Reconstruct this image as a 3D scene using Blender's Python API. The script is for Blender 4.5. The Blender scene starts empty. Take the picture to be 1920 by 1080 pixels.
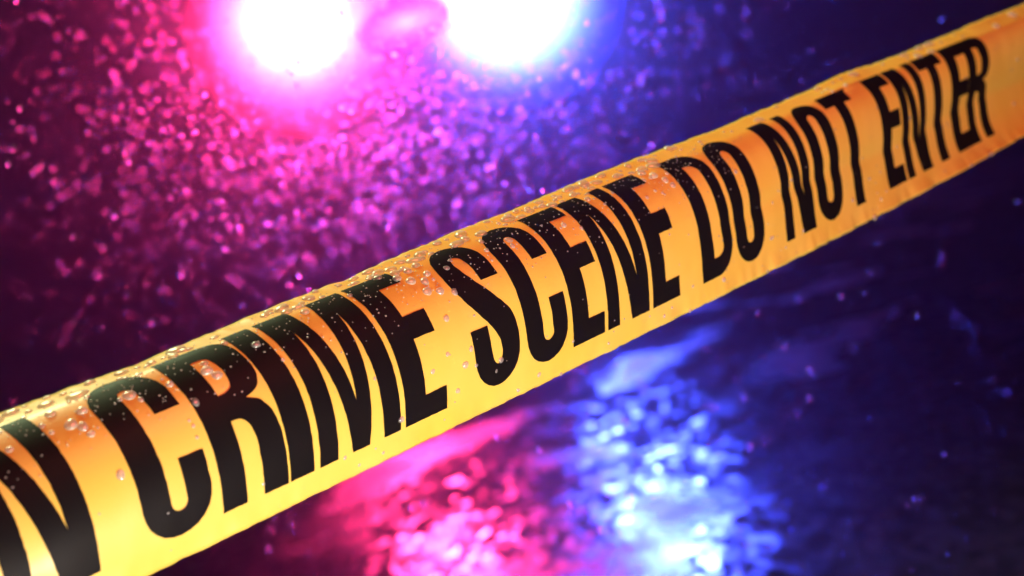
import bpy, bmesh, math, random
from mathutils import Vector, Matrix, noise
random.seed(11)
S = bpy.context.scene
R = math.radians

# ------------------------------------------------------------------ camera
UNIT = 0.05                      # one letter height = 5 cm
ROLL = R(16.5); PITCH = R(-0.6); CAM_H = 0.36
FPX = 3216.0                     # focal length in pixels of a 1920 wide frame
cam_d = bpy.data.cameras.new('camera'); cam = bpy.data.objects.new('camera', cam_d)
S.collection.objects.link(cam); S.camera = cam
cam_d.sensor_width = 36; cam_d.lens = FPX * 36 / 1920
cam_d.clip_start = 0.02; cam_d.clip_end = 100
fwd = Vector((0, math.cos(PITCH), math.sin(PITCH)))
r0 = Vector((1, 0, 0)); u0 = r0.cross(fwd)
rgt = math.cos(ROLL) * r0 - math.sin(ROLL) * u0      # the camera is held tilted: world up leans to the upper left of the frame
up = math.sin(ROLL) * r0 + math.cos(ROLL) * u0
M3 = Matrix((rgt, up, fwd)).transposed()              # photo frame (x right, y up, z ahead) -> world
CAM = Vector((0, 0, CAM_H))
cam.matrix_world = Matrix.Translation(CAM) @ Matrix((rgt, up, -fwd)).transposed().to_4x4()
def W(p): return CAM + M3 @ Vector(p)
def ray(px, py, z): return W(((px - 960) / FPX * z, (540 - py) / FPX * z, z))
cam_d.dof.use_dof = True; cam_d.dof.focus_distance = 0.53
cam_d.dof.aperture_fstop = 13.5; cam_d.dof.aperture_blades = 0

# ------------------------------------------------------------------ world and lamps
w = bpy.data.worlds.new('World'); S.world = w; w.use_nodes = True
w.node_tree.nodes['Background'].inputs[0].default_value = (0.02, 0.006, 0.05, 1)
w.node_tree.nodes['Background'].inputs[1].default_value = 0.14
S.view_settings.view_transform = 'Standard'; S.view_settings.look = 'None'
S.view_settings.exposure = 0; S.view_settings.gamma = 1; S.view_settings.use_curve_mapping = False
S.cycles.use_denoising = True; S.cycles.denoising_prefilter = 'ACCURATE'; S.cycles.denoising_input_passes = 'RGB_ALBEDO_NORMAL'
S.cycles.volume_bounces = 1; S.cycles.max_bounces = 10; S.cycles.transparent_max_bounces = 8
S.cycles.sample_clamp_indirect = 50; S.cycles.sample_clamp_direct = 0
S.cycles.caustics_refractive = True; S.cycles.caustics_reflective = True
S.cycles.blur_glossy = 0.3

def area(name, loc, target, sx, sy, power, col, spread=180):
    l = bpy.data.lights.new(name, 'AREA'); l.shape = 'RECTANGLE'; l.size = sx; l.size_y = sy
    l.energy = power; l.color = col; l.spread = R(spread)
    o = bpy.data.objects.new(name, l); S.collection.objects.link(o); o.location = loc
    o.rotation_euler = (Vector(target) - Vector(loc)).to_track_quat('-Z', 'Y').to_euler()
    return o
tc = W((-0.03, -0.01, 0.5))
LIGHTS = dict(
 key=dict(p=(0.18, -0.295, 0.21), t=(-0.03, -0.03, 0.48), s=(0.16, 0.08), e=4.1, c=(1, 0.88, 0.76)),
 red=dict(p=(0.28, 0.52, 0.16), t=(0.0, 0.02, 0.52), s=(0.3, 0.3), e=4.4, c=(1, 0.14, 0.12)),
 top=dict(p=(-0.42, 0.66, 0.92), t=(-0.08, 0.03, 0.50), s=(0.25, 0.25), e=8.0, c=(0.80, 1.0, 0.5)),
)
for k, d in LIGHTS.items():
    area(k + '_lamp', W(d['p']), W(d['t']), d['s'][0], d['s'][1], d['e'], d['c'])

# ------------------------------------------------------------------ helpers
def mat(name):
    m = bpy.data.materials.new(name); m.use_nodes = True
    nt = m.node_tree; return m, nt, nt.nodes['Principled BSDF'], nt.nodes['Material Output']
def node(nt, t, **kw):
    n = nt.nodes.new(t)
    for k, v in kw.items():
        if k in n.inputs: n.inputs[k].default_value = v
        else: setattr(n, k, v)
    return n
def link(nt, a, b): nt.links.new(a, b)
def obj(name, me, m=None, parent=None, smooth=True):
    o = bpy.data.objects.new(name, me); S.collection.objects.link(o)
    if m: me.materials.append(m)
    if smooth:
        for p in me.polygons: p.use_smooth = True
    if parent: o.parent = parent
    return o
def tag(o, label=None, cat=None, group=None, kind=None):
    if label: o['label'] = label
    if cat: o['category'] = cat
    if group: o['group'] = group
    if kind: o['kind'] = kind
    return o

# ------------------------------------------------------------------ the tape's shape
G = [-0.16285, -0.62172, 10.51348, -0.02658, 0.77683, 0.39999, -0.00896, 0.01658, 0.36122, -0.15486, -0.00149, 1.64786, 1.00261, -0.23962, -0.17933, -0.01359, -0.43155, 0.85529, -0.00161, 0.01499, -0.01738, -0.25926, 0.01296, 0.3233, 1.316, 3.21609]
def rot(a, b, c):
    ca, sa, cb, sb, cc, sc = math.cos(a), math.sin(a), math.cos(b), math.sin(b), math.cos(c), math.sin(c)
    Rz = Matrix(((cc, -sc, 0), (sc, cc, 0), (0, 0, 1))); Ry = Matrix(((cb, 0, -sb), (0, 1, 0), (sb, 0, cb)))
    Rx = Matrix(((1, 0, 0), (0, ca, -sa), (0, sa, ca)))
    return Rz @ Ry @ Rx
RT = rot(*G[3:6]); TA, TU, TW = RT.col[0], RT.col[1], RT.col[2]
GX = [(-0.9324695142, 0.1713244924), (-0.6612093865, 0.3607615730), (-0.2386191861, 0.4679139346),
      (0.2386191861, 0.4679139346), (0.6612093865, 0.3607615730), (0.9324695142, 0.1713244924)]
VLOW, VTOP, VB = -0.158, 1.17, 0.97
RIM = [(-3, -.15), (-2.5, -.25), (-2, -.38), (-1, -.25), (-.5, -.3), (0, -.17), (.5, -.07), (1, -.15), (1.5, -.07), (2, 0), (2.5, -.07), (3, -.17), (3.5, -.25), (5, -.22), (5.5, -.02), (6, -.27), (6.5, -.42), (8, -.42)]
def lerp(tab, x):
    if x <= tab[0][0]: return tab[0][1]
    for (a, b), (c, d) in zip(tab, tab[1:]):
        if x <= c: return b + (d - b) * (x - a) / (c - a)
    return tab[-1][1]
def theta(q, v):
    c = v - 0.5
    t0 = G[10] + G[14]*q + G[15]*q*q + G[20]*q**3
    t1 = G[11] + G[16]*q + G[21]*q*q + G[22]*q**3
    t2 = G[12] + G[17]*q + G[23]*q*q
    t3 = G[13] + G[24]*q
    return t0 + t1*c + t2*c*c + t3*c**3
def prof(q, v):
    h = wd = 0.0
    for x, k in GX:
        th = theta(q, v * (x + 1) / 2)
        h += k / 2 * math.cos(th) * v; wd += k / 2 * math.sin(th) * v
    return h, wd
def surf0(u, v):
    q = min(max(u, -3.6), 8.6) / 4.0
    ou = G[6]*q**2 + G[7]*q**3 + G[18]*q**4; ow = G[8]*q**2 + G[9]*q**3 + G[19]*q**4
    vv = min(v, VB)
    h, wd = prof(q, vv)
    if v > VB:
        th = theta(q, VB) - lerp(RIM, u); n = 4
        d = (v - VB) / n
        for i in range(n):
            t = theta(q, VB) - lerp(RIM, u) * min(1, (i + .5) / 2.0)
            h += d * math.cos(t); wd += d * math.sin(t)
    wr = 0.010 * noise.noise(Vector((u * 1.7, v * 1.1, 3.1))) + 0.0035 * noise.noise(Vector((u * 6.5, v * 2.4, 9.1)))
    k = min(1, max(0, (u - 2.2) / 1.2))
    wr += 0.014 * k * math.exp(-((v - .36 - .03 * math.sin(u * 1.9)) / .07) ** 2)
    wr -= 0.05 * math.exp(-((u - 5.15) / .35) ** 2) * math.exp(-((v - 1.02) / .05) ** 2)
    edge = max(0, (-v - 0.02) / 0.14, (v - 1.03) / 0.13)
    wr += edge * (0.026 * noise.noise(Vector((u * 3.2, 5.5, v))) + 0.014 * noise.noise(Vector((u * 11, 1.5, v))))
    ou += (edge if v > .5 else -edge) * 0.0065 * (noise.noise(Vector((u * 8.5, 2.5, v))) + .6 * noise.noise(Vector((u * 23, 7.5, v))))
    return Vector(G[0:3]) + TA * u + TU * (ou + h) + TW * (ow + wd + wr)
def surf(u, v, off=0.0):
    p = surf0(u, v)
    if off:
        e = 0.01
        n = (surf0(u + e, v) - p).cross(surf0(u, v + e) - p).normalized()
        if n.dot(p) > 0: n = -n            # towards the camera side
        p = p + n * off
    return W(p * UNIT)
def frame(u, v):
    e = 0.01
    p = surf(u, v); a = (surf(u + e, v) - p).normalized(); b = (surf(u, v + e) - p)
    n = a.cross(b).normalized()
    if n.dot(p - CAM) > 0: n = -n
    b = n.cross(a).normalized()
    return p, a, b, n

# ------------------------------------------------------------------ materials
def yellow_film():
    m, nt, b, out = mat('yellow_film')
    tc = node(nt, 'ShaderNodeTexCoord')
    n1 = node(nt, 'ShaderNodeTexNoise', Scale=38.0, Detail=6.0)
    link(nt, tc.outputs['Object'], n1.inputs['Vector'])
    cr = node(nt, 'ShaderNodeValToRGB')
    cr.color_ramp.elements[0].position = 0.3; cr.color_ramp.elements[0].color = (0.88, 0.61, 0.085, 1)
    cr.color_ramp.elements[1].position = 0.7; cr.color_ramp.elements[1].color = (0.93, 0.66, 0.13, 1)
    link(nt, n1.outputs['Fac'], cr.inputs[0]); link(nt, cr.outputs[0], b.inputs['Base Color'])
    b.inputs['Roughness'].default_value = 0.42; b.inputs['IOR'].default_value = 1.45
    b.inputs['Coat Weight'].default_value = 0.12; b.inputs['Coat Roughness'].default_value = 0.18
    n2 = node(nt, 'ShaderNodeTexNoise', Scale=900.0, Detail=3.0)
    link(nt, tc.outputs['Object'], n2.inputs['Vector'])
    bp = node(nt, 'ShaderNodeBump', Strength=0.10, Distance=0.0004)
    link(nt, n2.outputs['Fac'], bp.inputs['Height']); link(nt, bp.outputs[0], b.inputs['Normal'])
    tr = node(nt, 'ShaderNodeBsdfTranslucent'); tr.inputs[0].default_value = (0.9, 0.52, 0.06, 1)
    mx = node(nt, 'ShaderNodeMixShader'); mx.inputs[0].default_value = 0.12
    link(nt, b.outputs[0], mx.inputs[1]); link(nt, tr.outputs[0], mx.inputs[2]); link(nt, mx.outputs[0], out.inputs[0])
    return m
def black_ink():
    m, nt, b, out = mat('black_ink')
    b.inputs['Base Color'].default_value = (0.0055, 0.0045, 0.006, 1)
    b.inputs['Roughness'].default_value = 0.5; b.inputs['IOR'].default_value = 1.36; b.inputs['Specular IOR Level'].default_value = 0.13
    return m
def water():
    m, nt, b, out = mat('water')
    tr = node(nt, 'ShaderNodeBsdfTransparent'); df = node(nt, 'ShaderNodeBsdfTranslucent')
    df.inputs[0].default_value = (.95, .95, .95, 1); d2 = node(nt, 'ShaderNodeBsdfDiffuse'); d2.inputs[0].default_value = (.9, .9, .9, 1)
    gl = node(nt, 'ShaderNodeBsdfGlossy', Roughness=0.16)
    m0 = node(nt, 'ShaderNodeMixShader'); m0.inputs[0].default_value = .5  # milky white put in for lamp light refracted through the beads
    m1 = node(nt, 'ShaderNodeMixShader'); m1.inputs[0].default_value = .42
    m2 = node(nt, 'ShaderNodeMixShader'); m2.inputs[0].default_value = .14
    link(nt, df.outputs[0], m0.inputs[1]); link(nt, d2.outputs[0], m0.inputs[2])
    link(nt, tr.outputs[0], m1.inputs[1]); link(nt, m0.outputs[0], m1.inputs[2])
    link(nt, m1.outputs[0], m2.inputs[1]); link(nt, gl.outputs[0], m2.inputs[2])
    link(nt, m2.outputs[0], out.inputs[0])
    return m
M_FILM, M_INK, M_WATER = yellow_film(), black_ink(), water()

# ------------------------------------------------------------------ the ground
GRAIN = 0.068
def build_ground():
    m, nt, b, out = mat('wet_asphalt')
    tc = node(nt, 'ShaderNodeTexCoord')
    vo = node(nt, 'ShaderNodeTexVoronoi', Scale=75.0); vo.feature = 'F1'
    n1 = node(nt, 'ShaderNodeTexNoise', Scale=9.0, Detail=3.0); n2 = node(nt, 'ShaderNodeTexNoise', Scale=3.0, Detail=3.0)
    mpg = node(nt, 'ShaderNodeMapping'); mpg.inputs['Scale'].default_value = (1, .35, 1)   # textures stretched along Y to make the glints look round
    link(nt, tc.outputs['Object'], mpg.inputs['Vector'])
    for n in (vo, n1, n2): link(nt, mpg.outputs[0], n.inputs['Vector'])
    cr = node(nt, 'ShaderNodeValToRGB')
    cr.color_ramp.elements[0].color = (0.018, 0.016, 0.018, 1); cr.color_ramp.elements[1].color = (0.06, 0.055, 0.06, 1)
    link(nt, vo.outputs['Color'], cr.inputs[0]); link(nt, cr.outputs[0], b.inputs['Base Color'])
    mp = node(nt, 'ShaderNodeMapRange'); link(nt, n2.outputs['Fac'], mp.inputs[0])
    mp.inputs[1].default_value = .5; mp.inputs[2].default_value = .64; mp.inputs[3].default_value = 0.075; mp.inputs[4].default_value = 0.40
    link(nt, mp.outputs[0], b.inputs['Roughness'])
    # every wet grain of the aggregate is its own small facet
    geo = node(nt, 'ShaderNodeNewGeometry')
    def vm(op, x, y=None, val=None):
        n = node(nt, 'ShaderNodeVectorMath'); n.operation = op; link(nt, x, n.inputs[0])
        if y is not None: link(nt, y, n.inputs[1])
        if val is not None: n.inputs[1].default_value = val
        return n.outputs[0]
    f = vm('MULTIPLY', vm('SUBTRACT', vo.outputs['Color'], val=(.5, .5, .5)), val=(GRAIN, GRAIN, 0))
    vb = node(nt, 'ShaderNodeTexVoronoi', Scale=28.0); link(nt, mpg.outputs[0], vb.inputs['Vector'])
    g2 = vm('MULTIPLY', vm('SUBTRACT', vb.outputs['Color'], val=(.5, .5, .5)), val=(GRAIN * .6, GRAIN * .6, 0))
    b2 = node(nt, 'ShaderNodeBump', Strength=0.12, Distance=0.0025); link(nt, n1.outputs['Fac'], b2.inputs['Height'])
    nn = vm('NORMALIZE', vm('ADD', vm('ADD', b2.outputs[0], f), g2))
    link(nt, nn, b.inputs['Normal'])
    b.inputs['IOR'].default_value = 1.5; b.inputs['Specular IOR Level'].default_value = 0.9
    bm = bmesh.new(); bmesh.ops.create_grid(bm, x_segments=40, y_segments=40, size=20)
    for v in bm.verts: v.co.z = 0.01 * noise.noise(v.co * .6)
    me = bpy.data.meshes.new('ground'); bm.to_mesh(me)
    o = obj('ground', me, m); o.location = (0, 12, 0); tag(o, kind='structure')
build_ground()

# ------------------------------------------------------------------ the two beacon lamps
def rbox(bm, cx, cy, cz, sx, sy, sz, bev, seg=3):
    r = bmesh.ops.create_cube(bm, size=1, matrix=Matrix.Translation((cx, cy, cz)) @ Matrix.Diagonal((sx, sy, sz, 1)))
    es = list({e for v in r['verts'] for e in v.link_edges})
    bmesh.ops.bevel(bm, geom=es, offset=bev, segments=seg, profile=.5, affect='EDGES')
def emis(name, col, s):
    m, nt, b, out = mat(name)
    b.inputs['Base Color'].default_value = (*[min(1, c) for c in col], 1)
    b.inputs['Emission Color'].default_value = (*col, 1); b.inputs['Emission Strength'].default_value = s
    b.inputs['Roughness'].default_value = .2
    return m
M_HOUSE, _nt, _b, _o = mat('black_plastic'); _b.inputs['Base Color'].default_value = (.02, .02, .022, 1); _b.inputs['Roughness'].default_value = .35
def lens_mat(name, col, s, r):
    # lamp's bloom put into the emission of an oversized lens, fading towards its rim
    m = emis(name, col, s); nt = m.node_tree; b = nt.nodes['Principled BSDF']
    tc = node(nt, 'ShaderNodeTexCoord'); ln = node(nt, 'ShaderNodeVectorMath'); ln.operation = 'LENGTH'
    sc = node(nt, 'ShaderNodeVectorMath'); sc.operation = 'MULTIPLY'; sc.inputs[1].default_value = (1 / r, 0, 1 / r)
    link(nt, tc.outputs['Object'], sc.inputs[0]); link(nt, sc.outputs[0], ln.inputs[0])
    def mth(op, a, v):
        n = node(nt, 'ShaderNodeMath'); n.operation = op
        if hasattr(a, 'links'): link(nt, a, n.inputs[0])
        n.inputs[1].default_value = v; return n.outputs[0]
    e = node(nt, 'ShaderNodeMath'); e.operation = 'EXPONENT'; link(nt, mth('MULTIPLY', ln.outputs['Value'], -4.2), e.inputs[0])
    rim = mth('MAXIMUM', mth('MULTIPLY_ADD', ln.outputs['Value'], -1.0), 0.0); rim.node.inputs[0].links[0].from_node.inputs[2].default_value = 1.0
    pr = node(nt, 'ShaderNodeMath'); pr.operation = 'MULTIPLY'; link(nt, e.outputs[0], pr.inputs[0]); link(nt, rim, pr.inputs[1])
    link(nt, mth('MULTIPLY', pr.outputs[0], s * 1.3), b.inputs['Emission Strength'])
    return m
def dome(bm, r, depth, y, seg=40, rings=10):
    # a bulging round lens facing the camera side (-Y)
    vs = []
    for i in range(rings):
        t = i / rings * math.pi / 2
        vs.append([bm.verts.new((r * math.cos(t) * math.cos(2*math.pi*k/seg), y - depth * math.sin(t), r * math.cos(t) * math.sin(2*math.pi*k/seg))) for k in range(seg)])
    top = bm.verts.new((0, y - depth, 0))
    for i in range(rings - 1):
        for k in range(seg): bm.faces.new((vs[i][k], vs[i][(k+1) % seg], vs[i+1][(k+1) % seg], vs[i+1][k]))
    for k in range(seg): bm.faces.new((vs[-1][k], vs[-1][(k+1) % seg], top))
    bm.faces.new(list(reversed(vs[0])))
    bmesh.ops.recalc_face_normals(bm, faces=bm.faces)
def beacon(name, px, py, d, col, strength, label, r=1.2):
    root = bpy.data.objects.new(name, None); S.collection.objects.link(root)
    root.location = ray(px, py, d); H = root.location.z
    tag(root, label, 'warning lamp', 'warning lamps shining through the rain')
    def part(n, bm, m, sm=True):
        me = bpy.data.meshes.new(n); bm.to_mesh(me); obj(n, me, m, root, smooth=sm)
    bm = bmesh.new(); bmesh.ops.create_cone(bm, segments=40, radius1=r + .05, radius2=r + .02, depth=.22, cap_ends=True, matrix=Matrix.Translation((0, .13, 0)) @ Matrix.Rotation(R(-90), 4, 'X'))
    part('housing', bm, M_HOUSE, False)
    bm = bmesh.new(); dome(bm, r, .05, 0); part('reflector', bm, emis(name + '_reflector', col, strength * .0006))  # faint coloured glow put into the ring outside the lens
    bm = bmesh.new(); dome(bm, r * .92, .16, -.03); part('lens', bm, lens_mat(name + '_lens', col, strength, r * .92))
    bm = bmesh.new(); bmesh.ops.create_cone(bm, segments=16, radius1=.02, radius2=.02, depth=H - r, cap_ends=True, matrix=Matrix.Translation((0, .13, -(H + r) / 2)))
    rbox(bm, 0, .13, -H + .02, .3, .3, .04, .008); part('stand', bm, M_HOUSE, False)
    return root
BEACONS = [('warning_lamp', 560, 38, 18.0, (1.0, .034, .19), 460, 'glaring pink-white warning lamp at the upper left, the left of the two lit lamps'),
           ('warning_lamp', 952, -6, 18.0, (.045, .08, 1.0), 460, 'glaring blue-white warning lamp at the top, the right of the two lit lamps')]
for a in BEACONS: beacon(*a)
b3 = beacon('warning_lamp', 765, 46, 18.0, (1.0, .08, .60), 12, 'dim pink glowing lamp, added for the streak between the two glaring lamps', r=.5)  # extra lamp put in to give the pink streak of glare
for c in b3.children:
    if c.name.startswith('lens') or c.name.startswith('reflector') or c.name.startswith('housing'): c.scale = (1.9, 1, .7)

# ------------------------------------------------------------------ haze
def haze():
    m = bpy.data.materials.new('haze'); m.use_nodes = True; nt = m.node_tree; nt.nodes.clear()
    out = node(nt, 'ShaderNodeOutputMaterial'); v = node(nt, 'ShaderNodeVolumePrincipled')
    v.inputs['Density'].default_value = 0.013; v.inputs['Anisotropy'].default_value = 0.965
    v.inputs['Color'].default_value = (.95, .95, 1, 1)
    link(nt, v.outputs[0], out.inputs['Volume'])
    bm = bmesh.new(); rbox(bm, 0, 12, .5, 42, 42, 3.4, .01, 1)
    me = bpy.data.meshes.new('haze'); bm.to_mesh(me)
    tag(obj('haze', me, m, smooth=False), 'thin misty rain air lit pink and blue by the lamps', 'haze', kind='stuff')
haze()

# ------------------------------------------------------------------ rain hanging in the air
def rain():
    m, nt, b, out = mat('rain_water')
    rf = node(nt, 'ShaderNodeBsdfRefraction', Roughness=0.16, IOR=1.20); gl = node(nt, 'ShaderNodeBsdfGlossy', Roughness=0.25)
    mx = node(nt, 'ShaderNodeMixShader'); mx.inputs[0].default_value = .08
    link(nt, rf.outputs[0], mx.inputs[1]); link(nt, gl.outputs[0], mx.inputs[2]); link(nt, mx.outputs[0], out.inputs[0])
    base = bmesh.new(); bmesh.ops.create_icosphere(base, subdivisions=2, radius=1)
    bv = [v.co.copy() for v in base.verts]; bf = [[v.index for v in f.verts] for f in base.faces if f.calc_center_median().y < 0.1]  # open camera-side caps, shaped to pass lamp light through one surface
    V = []; Fc = []
    rnd = random.Random(5)
    n = 0
    while n < 6500:
        z = 0.9 + 2.9 * rnd.random() ** 1.2
        # light rain everywhere, extra drops crowded before the lamps to build up their glow
        if rnd.random() < .27: px, py = rnd.uniform(-200, 2120), rnd.uniform(-160, 1240)
        else: px, py = rnd.gauss(660, 300), rnd.gauss(200, 230)
        x = (px - 960) / FPX * z; y = (540 - py) / FPX * z
        p = W((x, y, z))
        if p.z < 0.02: continue
        r = 0.00138 * (0.4 + 1.1 * rnd.random() ** 3) * (0.45 + .4 * z)
        o = len(V); V += [p + Vector((c.x * r, c.y * r, c.z * r * 1.1)) for c in bv]; Fc += [[i + o for i in f] for f in bf]
        n += 1
    me = bpy.data.meshes.new('rain'); me.from_pydata(V, [], Fc)
    tag(obj('rain', me, m), 'fine drops of rain falling behind the tape', 'rain', kind='stuff')
rain()

# ------------------------------------------------------------------ tape
tape = bpy.data.objects.new('barrier_tape', None); S.collection.objects.link(tape)
tape.location = surf(2.0, 0.4)
tag(tape, 'wet yellow barrier tape with black CRIME SCENE DO NOT ENTER lettering', 'tape')
INV = Matrix.Translation(-tape.location)
def build_film():
    NU, NV = 760, 46; u0, u1 = -4.6, 10.5
    V = []; Fc = []
    for side in (0, 1):
        for i in range(NU + 1):
            u = u0 + (u1 - u0) * i / NU
            for j in range(NV + 1):
                v = VLOW + (VTOP - VLOW) * j / NV
                V.append(INV @ surf(u, v, -0.0024 if side else 0.0))
    s = (NU + 1) * (NV + 1); k = NV + 1
    for i in range(NU):
        for j in range(NV):
            a = i * k + j
            Fc.append((a, a + 1, a + k + 1, a + k)); Fc.append((s + a, s + a + k, s + a + k + 1, s + a + 1))
        for a in (i * k, i * k + NV):
            Fc.append((a, a + k, s + a + k, s + a) if a == i * k else (a, s + a, s + a + k, a + k))
    for j in range(NV):
        Fc.append((j, s + j, s + j + 1, j + 1)); b = NU * k + j; Fc.append((b, b + 1, s + b + 1, s + b))
    me = bpy.data.meshes.new('film'); me.from_pydata(V, [], Fc)
    bm = bmesh.new(); bm.from_mesh(me); bmesh.ops.recalc_face_normals(bm, faces=bm.faces); bm.to_mesh(me)
    obj('film', me, M_FILM, tape)
build_film()

# --- letters: outlines in units of the letter height
def arc(cx, cy, rx, ry, a0, a1, n=12):
    return [(cx + rx * math.cos(R(a0 + (a1 - a0) * i / n)), cy + ry * math.sin(R(a0 + (a1 - a0) * i / n))) for i in range(n + 1)]
def smooth(pts, n=5):
    out = []
    for i in range(len(pts) - 1):
        p0 = pts[max(i - 1, 0)]; p1 = pts[i]; p2 = pts[i + 1]; p3 = pts[min(i + 2, len(pts) - 1)]
        for k in range(n):
            t = k / n
            out.append(tuple(.5 * (2*p1[d] + (p2[d]-p0[d])*t + (2*p0[d]-5*p1[d]+4*p2[d]-p3[d])*t*t + (3*p1[d]-p0[d]-3*p2[d]+p3[d])*t**3) for d in (0, 1)))
    return out + [pts[-1]]
def C_():
    w = .413
    return [arc(.2065, .80, .2065, .21, 0, 180) + arc(.2065, .20, .2065, .21, 180, 360) + [(w, .40), (.262, .40)]
            + arc(.2135, .185, .0485, .052, 0, -180) + arc(.2135, .83, .0485, .052, 180, 0) + [(.262, .665), (w, .665)]]
def O_(w=.43, s=.163):
    c = w / 2
    return [arc(c, .80, c, .21, 0, 180) + arc(c, .20, c, .21, 180, 360), arc(c, .82, c - s, .055, 0, 180) + arc(c, .19, c - s, .055, 180, 360)]
def D_():
    return [[(0, 0), (.18, 0)] + arc(.20, .21, .235, .21, -90, 0) + arc(.20, .79, .235, .21, 0, 90) + [(.18, 1), (0, 1)],
            [(.17, .145)] + arc(.21, .215, .095, .07, -90, 0) + arc(.21, .79, .095, .075, 0, 90) + [(.17, .865)]]
def S_():
    return [[(.41, .665)] + arc(.205, .80, .205, .21, 0, 180)
      + smooth([(0, .80), (.004, .70), (.035, .61), (.111, .48), (.189, .375), (.236, .29), (.25, .22), (.237, .16), (.203, .133), (.17, .155), (.155, .21), (.152, .30)])
      + [(.15, .393), (0, .395)] + arc(.205, .20, .205, .21, 180, 360)
      + smooth([(.41, .20), (.411, .31), (.385, .43), (.295, .555), (.211, .67), (.168, .76), (.156, .82), (.168, .87), (.203, .885), (.238, .865), (.253, .81), (.256, .72)]) + [(.256, .665)]]
def R_():
    return [[(0, 0), (.155, 0)] + smooth([(.155, .47), (.20, .468), (.245, .435), (.266, .36), (.268, .25)]) + [(.268, 0), (.43, 0)]
      + smooth([(.43, .25), (.426, .36), (.408, .45), (.37, .52), (.30, .558)]) + smooth([(.30, .560), (.38, .59), (.425, .66), (.433, .76), (.42, .89), (.37, .965), (.27, 1.0)]) + [(0, 1)],
      [(.157, .622)] + smooth([(.20, .624), (.25, .65), (.27, .72), (.27, .80), (.25, .865), (.20, .88)]) + [(.157, .88)]]
GLY = {
 'N': [[(0,0),(.134,0),(.134,.81),(.279,0),(.487,0),(.487,1),(.357,1),(.357,.29),(.222,1),(0,1)]],
 'M': [[(0,0),(.132,0),(.134,.83),(.241,0),(.372,0),(.468,.83),(.479,0),(.613,0),(.613,1),(.375,1),(.303,.3),(.225,1),(0,1)]],
 'E': [[(0,0),(.348,0),(.348,.15),(.172,.15),(.172,.493),(.345,.493),(.345,.64),(.172,.64),(.172,.865),(.348,.865),(.348,1),(0,1)]],
 'I': [[(0,0),(.166,0),(.166,1),(0,1)]],
 'T': [[(.143,0),(.305,0),(.305,.865),(.43,.865),(.43,1),(0,1),(0,.865),(.143,.865)]],
 'C': C_(), 'O': O_(), 'D': D_(), 'S': S_(), 'R': R_()}
TEXT = [('N', -3.22, ''), ('C', -2.465, 'CRIME'), ('R', -1.997, 'CRIME'), ('I', -1.552, 'CRIME'), ('M', -1.342, 'CRIME'), ('E', -.69, 'CRIME'),
        ('S', -.075, 'SCENE'), ('C', .403, 'SCENE'), ('E', .867, 'SCENE'), ('N', 1.25, 'SCENE'), ('E', 1.782, 'SCENE'),
        ('D', 2.431, 'DO'), ('O', 2.925, 'DO'), ('N', 3.678, 'NOT'), ('O', 4.243, 'NOT'), ('T', 4.735, 'NOT'),
        ('E', 5.488, 'ENTER'), ('N', 5.87, 'ENTER'), ('T', 6.39, 'ENTER'), ('E', 6.888, 'ENTER'), ('R', 7.236, 'ENTER')]
ORD = {(1): 'first', 2: 'second'}
def dens(poly, step=.03):
    out = []
    for i, p in enumerate(poly):
        q = poly[(i + 1) % len(poly)]; L = math.dist(p, q)
        if L < 1e-5: continue
        n = max(1, int(L / step))
        out += [(p[0] + (q[0] - p[0]) * k / n, p[1] + (q[1] - p[1]) * k / n) for k in range(n)]
    return out
def inside(x, y, loops):
    c = False
    for L in loops:
        for i in range(len(L)):
            (x1, y1), (x2, y2) = L[i], L[i - 1]
            if (y1 > y) != (y2 > y) and x < (x2 - x1) * (y - y1) / (y2 - y1) + x1: c = not c
    return c
def build_letter(ch, us, word, seed):
    bm = bmesh.new()
    for loop in GLY[ch]:
        pts = dens(loop); vs = []
        for (x, y) in pts:
            n = noise.noise_vector(Vector((x * 24 + seed * 7.3, y * 24, seed)))
            vs.append(bm.verts.new((us + x + n.x * .0035, y + n.y * .0035, 0)))
        for i in range(len(vs)): bm.edges.new((vs[i - 1], vs[i]))
    bmesh.ops.triangle_fill(bm, use_beauty=True, edges=bm.edges[:])
    for k in range(1, 30):
        bmesh.ops.bisect_plane(bm, geom=bm.verts[:] + bm.edges[:] + bm.faces[:], plane_co=(0, k / 30 + .0013, 0), plane_no=(0, 1, 0))
    a = us + .0411
    while a < us + .62:
        bmesh.ops.bisect_plane(bm, geom=bm.verts[:] + bm.edges[:] + bm.faces[:], plane_co=(a, 0, 0), plane_no=(1, 0, 0)); a += .05
    for v in bm.verts: v.co = INV @ surf(v.co.x, v.co.y, 0.0028)
    bmesh.ops.recalc_face_normals(bm, faces=bm.faces)
    me = bpy.data.meshes.new('letter'); bm.to_mesh(me)
    o = obj('letter', me, M_INK, tape)
    return o
for i, (ch, us, word) in enumerate(TEXT):
    o = build_letter(ch, us, word, i)
    same = [j for j, t in enumerate(TEXT) if t[2] == word and t[0] == ch]
    nm = f'{["first", "second"][same.index(i)]} letter {ch} of {word}' if len(same) > 1 else f'letter {ch} of {word}'
    o['label'] = 'black printed ' + (nm if word else 'letter N cut off by the left edge of the photo')
def where(u, v):
    best = None
    for i, (ch, us, word) in enumerate(TEXT):
        wd = max(p[0] for p in GLY[ch][0])
        if us - .01 < u < us + wd + .01 and inside(u - us, v, GLY[ch]): 
            return i, True
        d = abs(u - (us + wd / 2))
        if best is None or d < best[0]: best = (d, i)
    return best[1], False
def lname(i):
    ch, us, word = TEXT[i]
    if not word: return 'the cut-off letter N'
    same = [j for j, t in enumerate(TEXT) if t[2] == word and t[0] == ch]
    return (f'the {["first", "second"][same.index(i)]} {ch} of {word}' if len(same) > 1 else f'the {ch} of {word}')

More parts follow.
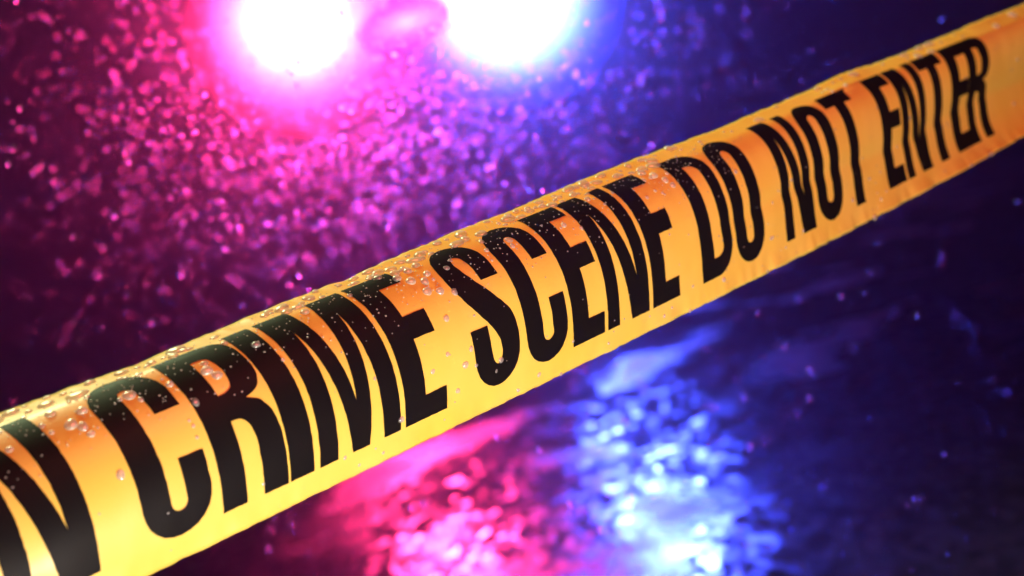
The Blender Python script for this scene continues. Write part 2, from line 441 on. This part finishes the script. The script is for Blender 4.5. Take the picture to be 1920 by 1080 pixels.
# ------------------------------------------------------------------ water on the tape
def cap_mesh(name, seed, rings=5, seg=12, flat=.55):
    rnd = random.Random(seed); V = []; Fc = []
    ph = [rnd.uniform(0, 6.28) for _ in range(3)]
    for i in range(rings):
        t = (i / rings) * math.pi / 2
        for k in range(seg):
            a = 2 * math.pi * k / seg; s = 1 + .10 * math.sin(2 * a + ph[0]) + .06 * math.sin(3 * a + ph[1])
            V.append((math.cos(t) ** .8 * math.cos(a) * s, math.cos(t) ** .8 * math.sin(a) * s, math.sin(t) * flat))
    V.append((0, 0, flat)); top = len(V) - 1
    V.append((0, 0, -.02)); bot = top + 1
    for i in range(rings - 1):
        for k in range(seg):
            a, b = i * seg + k, i * seg + (k + 1) % seg
            Fc.append((a, b, b + seg, a + seg))
    for k in range(seg):
        a, b = (rings - 1) * seg + k, (rings - 1) * seg + (k + 1) % seg
        Fc.append((a, b, top)); Fc.append(((k + 1) % seg, k, bot))
    me = bpy.data.meshes.new(name); me.from_pydata(V, [], Fc); me.materials.append(M_WATER)
    for p in me.polygons: p.use_smooth = len(p.vertices) != 3 or bot not in p.vertices
    return me
CAPS = [cap_mesh('water_bead', s, flat=f) for s, f in ((1, .55), (2, .5), (3, .62), (4, .45))]
rnd = random.Random(3)
beads = []
def bead(u, v, r, st=1.0):
    if any((u - a) ** 2 + (v - b) ** 2 < (.68 * (r + c)) ** 2 for a, b, c, _ in beads): return
    beads.append((u, v, r, st))
for px in ((-.28, .84, .034), (-.20, .80, .030), (-.14, .845, .026), (-.24, .73, .032), (-.155, .70, .028), (-.06, .66, .024), (-.34, .90, .03),
           (-.30, .955, .034), (-.22, .93, .03), (-.42, .98, .034), (-.13, .95, .028), (-.22, .53, .022), (-.17, .22, .024), (-.10, .3, .018), (-.3, .33, .015),
           (-2.24, .835, .036), (-2.26, .80, .028), (-2.60, .80, .036), (-2.56, .76, .03), (-2.50, .86, .03), (-2.63, .93, .03), (-2.55, .70, .022), (-2.52, .44, .026),
           (-1.80, .79, .034), (-1.77, .74, .03), (-2.02, .80, .022), (-1.97, .64, .024), (-1.45, .83, .026), (.62, .85, .026), (.60, .80, .02),
           (2.33, .83, .03), (2.27, .90, .034), (2.36, .77, .026), (2.22, .97, .034), (1.53, .93, .026), (1.12, .80, .022), (.02, .83, .022), (-1.02, .93, .028),
           (.1, .09, .013), (-.25, .08, .018), (2.3, .02, .014), (2.02, -.06, .012), (5.11, -.155, .026), (7.37, -.15, .028), (6.95, -.15, .018), (2.25, -.15, .016), (3.35, -.15, .014), (.75, -.15, .014)):
    bead(*px)
t = 0
while len(beads) < 185 and t < 9000:
    t += 1
    u = rnd.uniform(-3.2, 2.9); u = u if rnd.random() < .8 else rnd.uniform(2.9, 8.6)
    bead(u, rnd.uniform(1.0, 1.15), (.014 + .030 * rnd.random() ** 1.6), rnd.uniform(1, 1.6))
while len(beads) < 228 and t < 20000:
    t += 1
    u = rnd.uniform(-3.2, 2.6); v = rnd.triangular(.62, 1.0, .99)
    if where(u, v)[1]: continue
    bead(u, v, rnd.uniform(.009, .022))
while len(beads) < 300 and t < 30000:
    t += 1
    u = rnd.uniform(-3, 8.4); v = rnd.uniform(-.13, .75)
    if where(u, v)[1]: continue
    bead(u, v, .007 + .016 * rnd.random() ** 2)
placed = {}
for n, (u, v, r, st) in enumerate(beads):
    p, a, b, nn = frame(u, v)
    o = bpy.data.objects.new('water_bead', CAPS[n % 4]); S.collection.objects.link(o)
    ang = rnd.uniform(-.4, .4)
    ax = a * math.cos(ang) + b * math.sin(ang); bx = nn.cross(ax)
    o.matrix_world = Matrix.Translation(p + nn * .0003 * UNIT) @ (Matrix((ax * r * UNIT * st, bx * r * UNIT, nn * r * UNIT)).transposed()).to_4x4()
    i, on = where(u, v)
    zone = 'ink' if on else 'rim' if v > 1.0 else 'up' if v > .5 else 'low'
    placed.setdefault((i, zone), []).append((u, o, r))
ORDN = 'first second third fourth fifth sixth seventh eighth ninth tenth eleventh twelfth thirteenth fourteenth fifteenth sixteenth seventeenth eighteenth nineteenth twentieth'.split()
ZT = {'ink': 'on the black', 'rim': 'on the top rim above', 'up': 'on upper yellow film by', 'low': 'on lower yellow film by'}
for (i, zone), L in placed.items():
    L.sort(key=lambda t: t[0])
    for k, (u, o, r) in enumerate(L):
        sz = 'large' if r > .027 else 'small' if r < .017 else 'mid-sized'
        od = '' if len(L) == 1 else (ORDN[k] if k < 20 else 'last') + ' from the left, '
        tag(o, f'{sz} clear bead, {od}{ZT[zone]} {lname(i)[4:] if zone == "ink" else lname(i)[4:]}', 'water bead', 'water beads on the tape')
def spray():
    V = []; Fc = []; src = CAPS[0]; bv = [v.co.copy() for v in src.vertices]; bf = [tuple(p.vertices) for p in src.polygons]
    rn = random.Random(8)
    for n in range(950):
        u = rn.uniform(-3.3, 3.2); v = rn.triangular(.55, 1.15, 1.0); r = rn.uniform(.0028, .0065)
        if rn.random() < .12: v = rn.uniform(-.1, .9); u = rn.uniform(-3.3, 8)
        p, a, b, nn = frame(u, v); p = p + nn * .003 * UNIT; o = len(V)
        V += [p + (a * c.x + b * c.y + nn * c.z) * r * UNIT for c in bv]; Fc += [tuple(i + o for i in f) for f in bf]
    me = bpy.data.meshes.new('water_spray'); me.from_pydata(V, [], Fc)
    tag(obj('water_spray', me, M_WATER), 'fine specks of rain water scattered over the tape', 'water', kind='stuff')
spray()
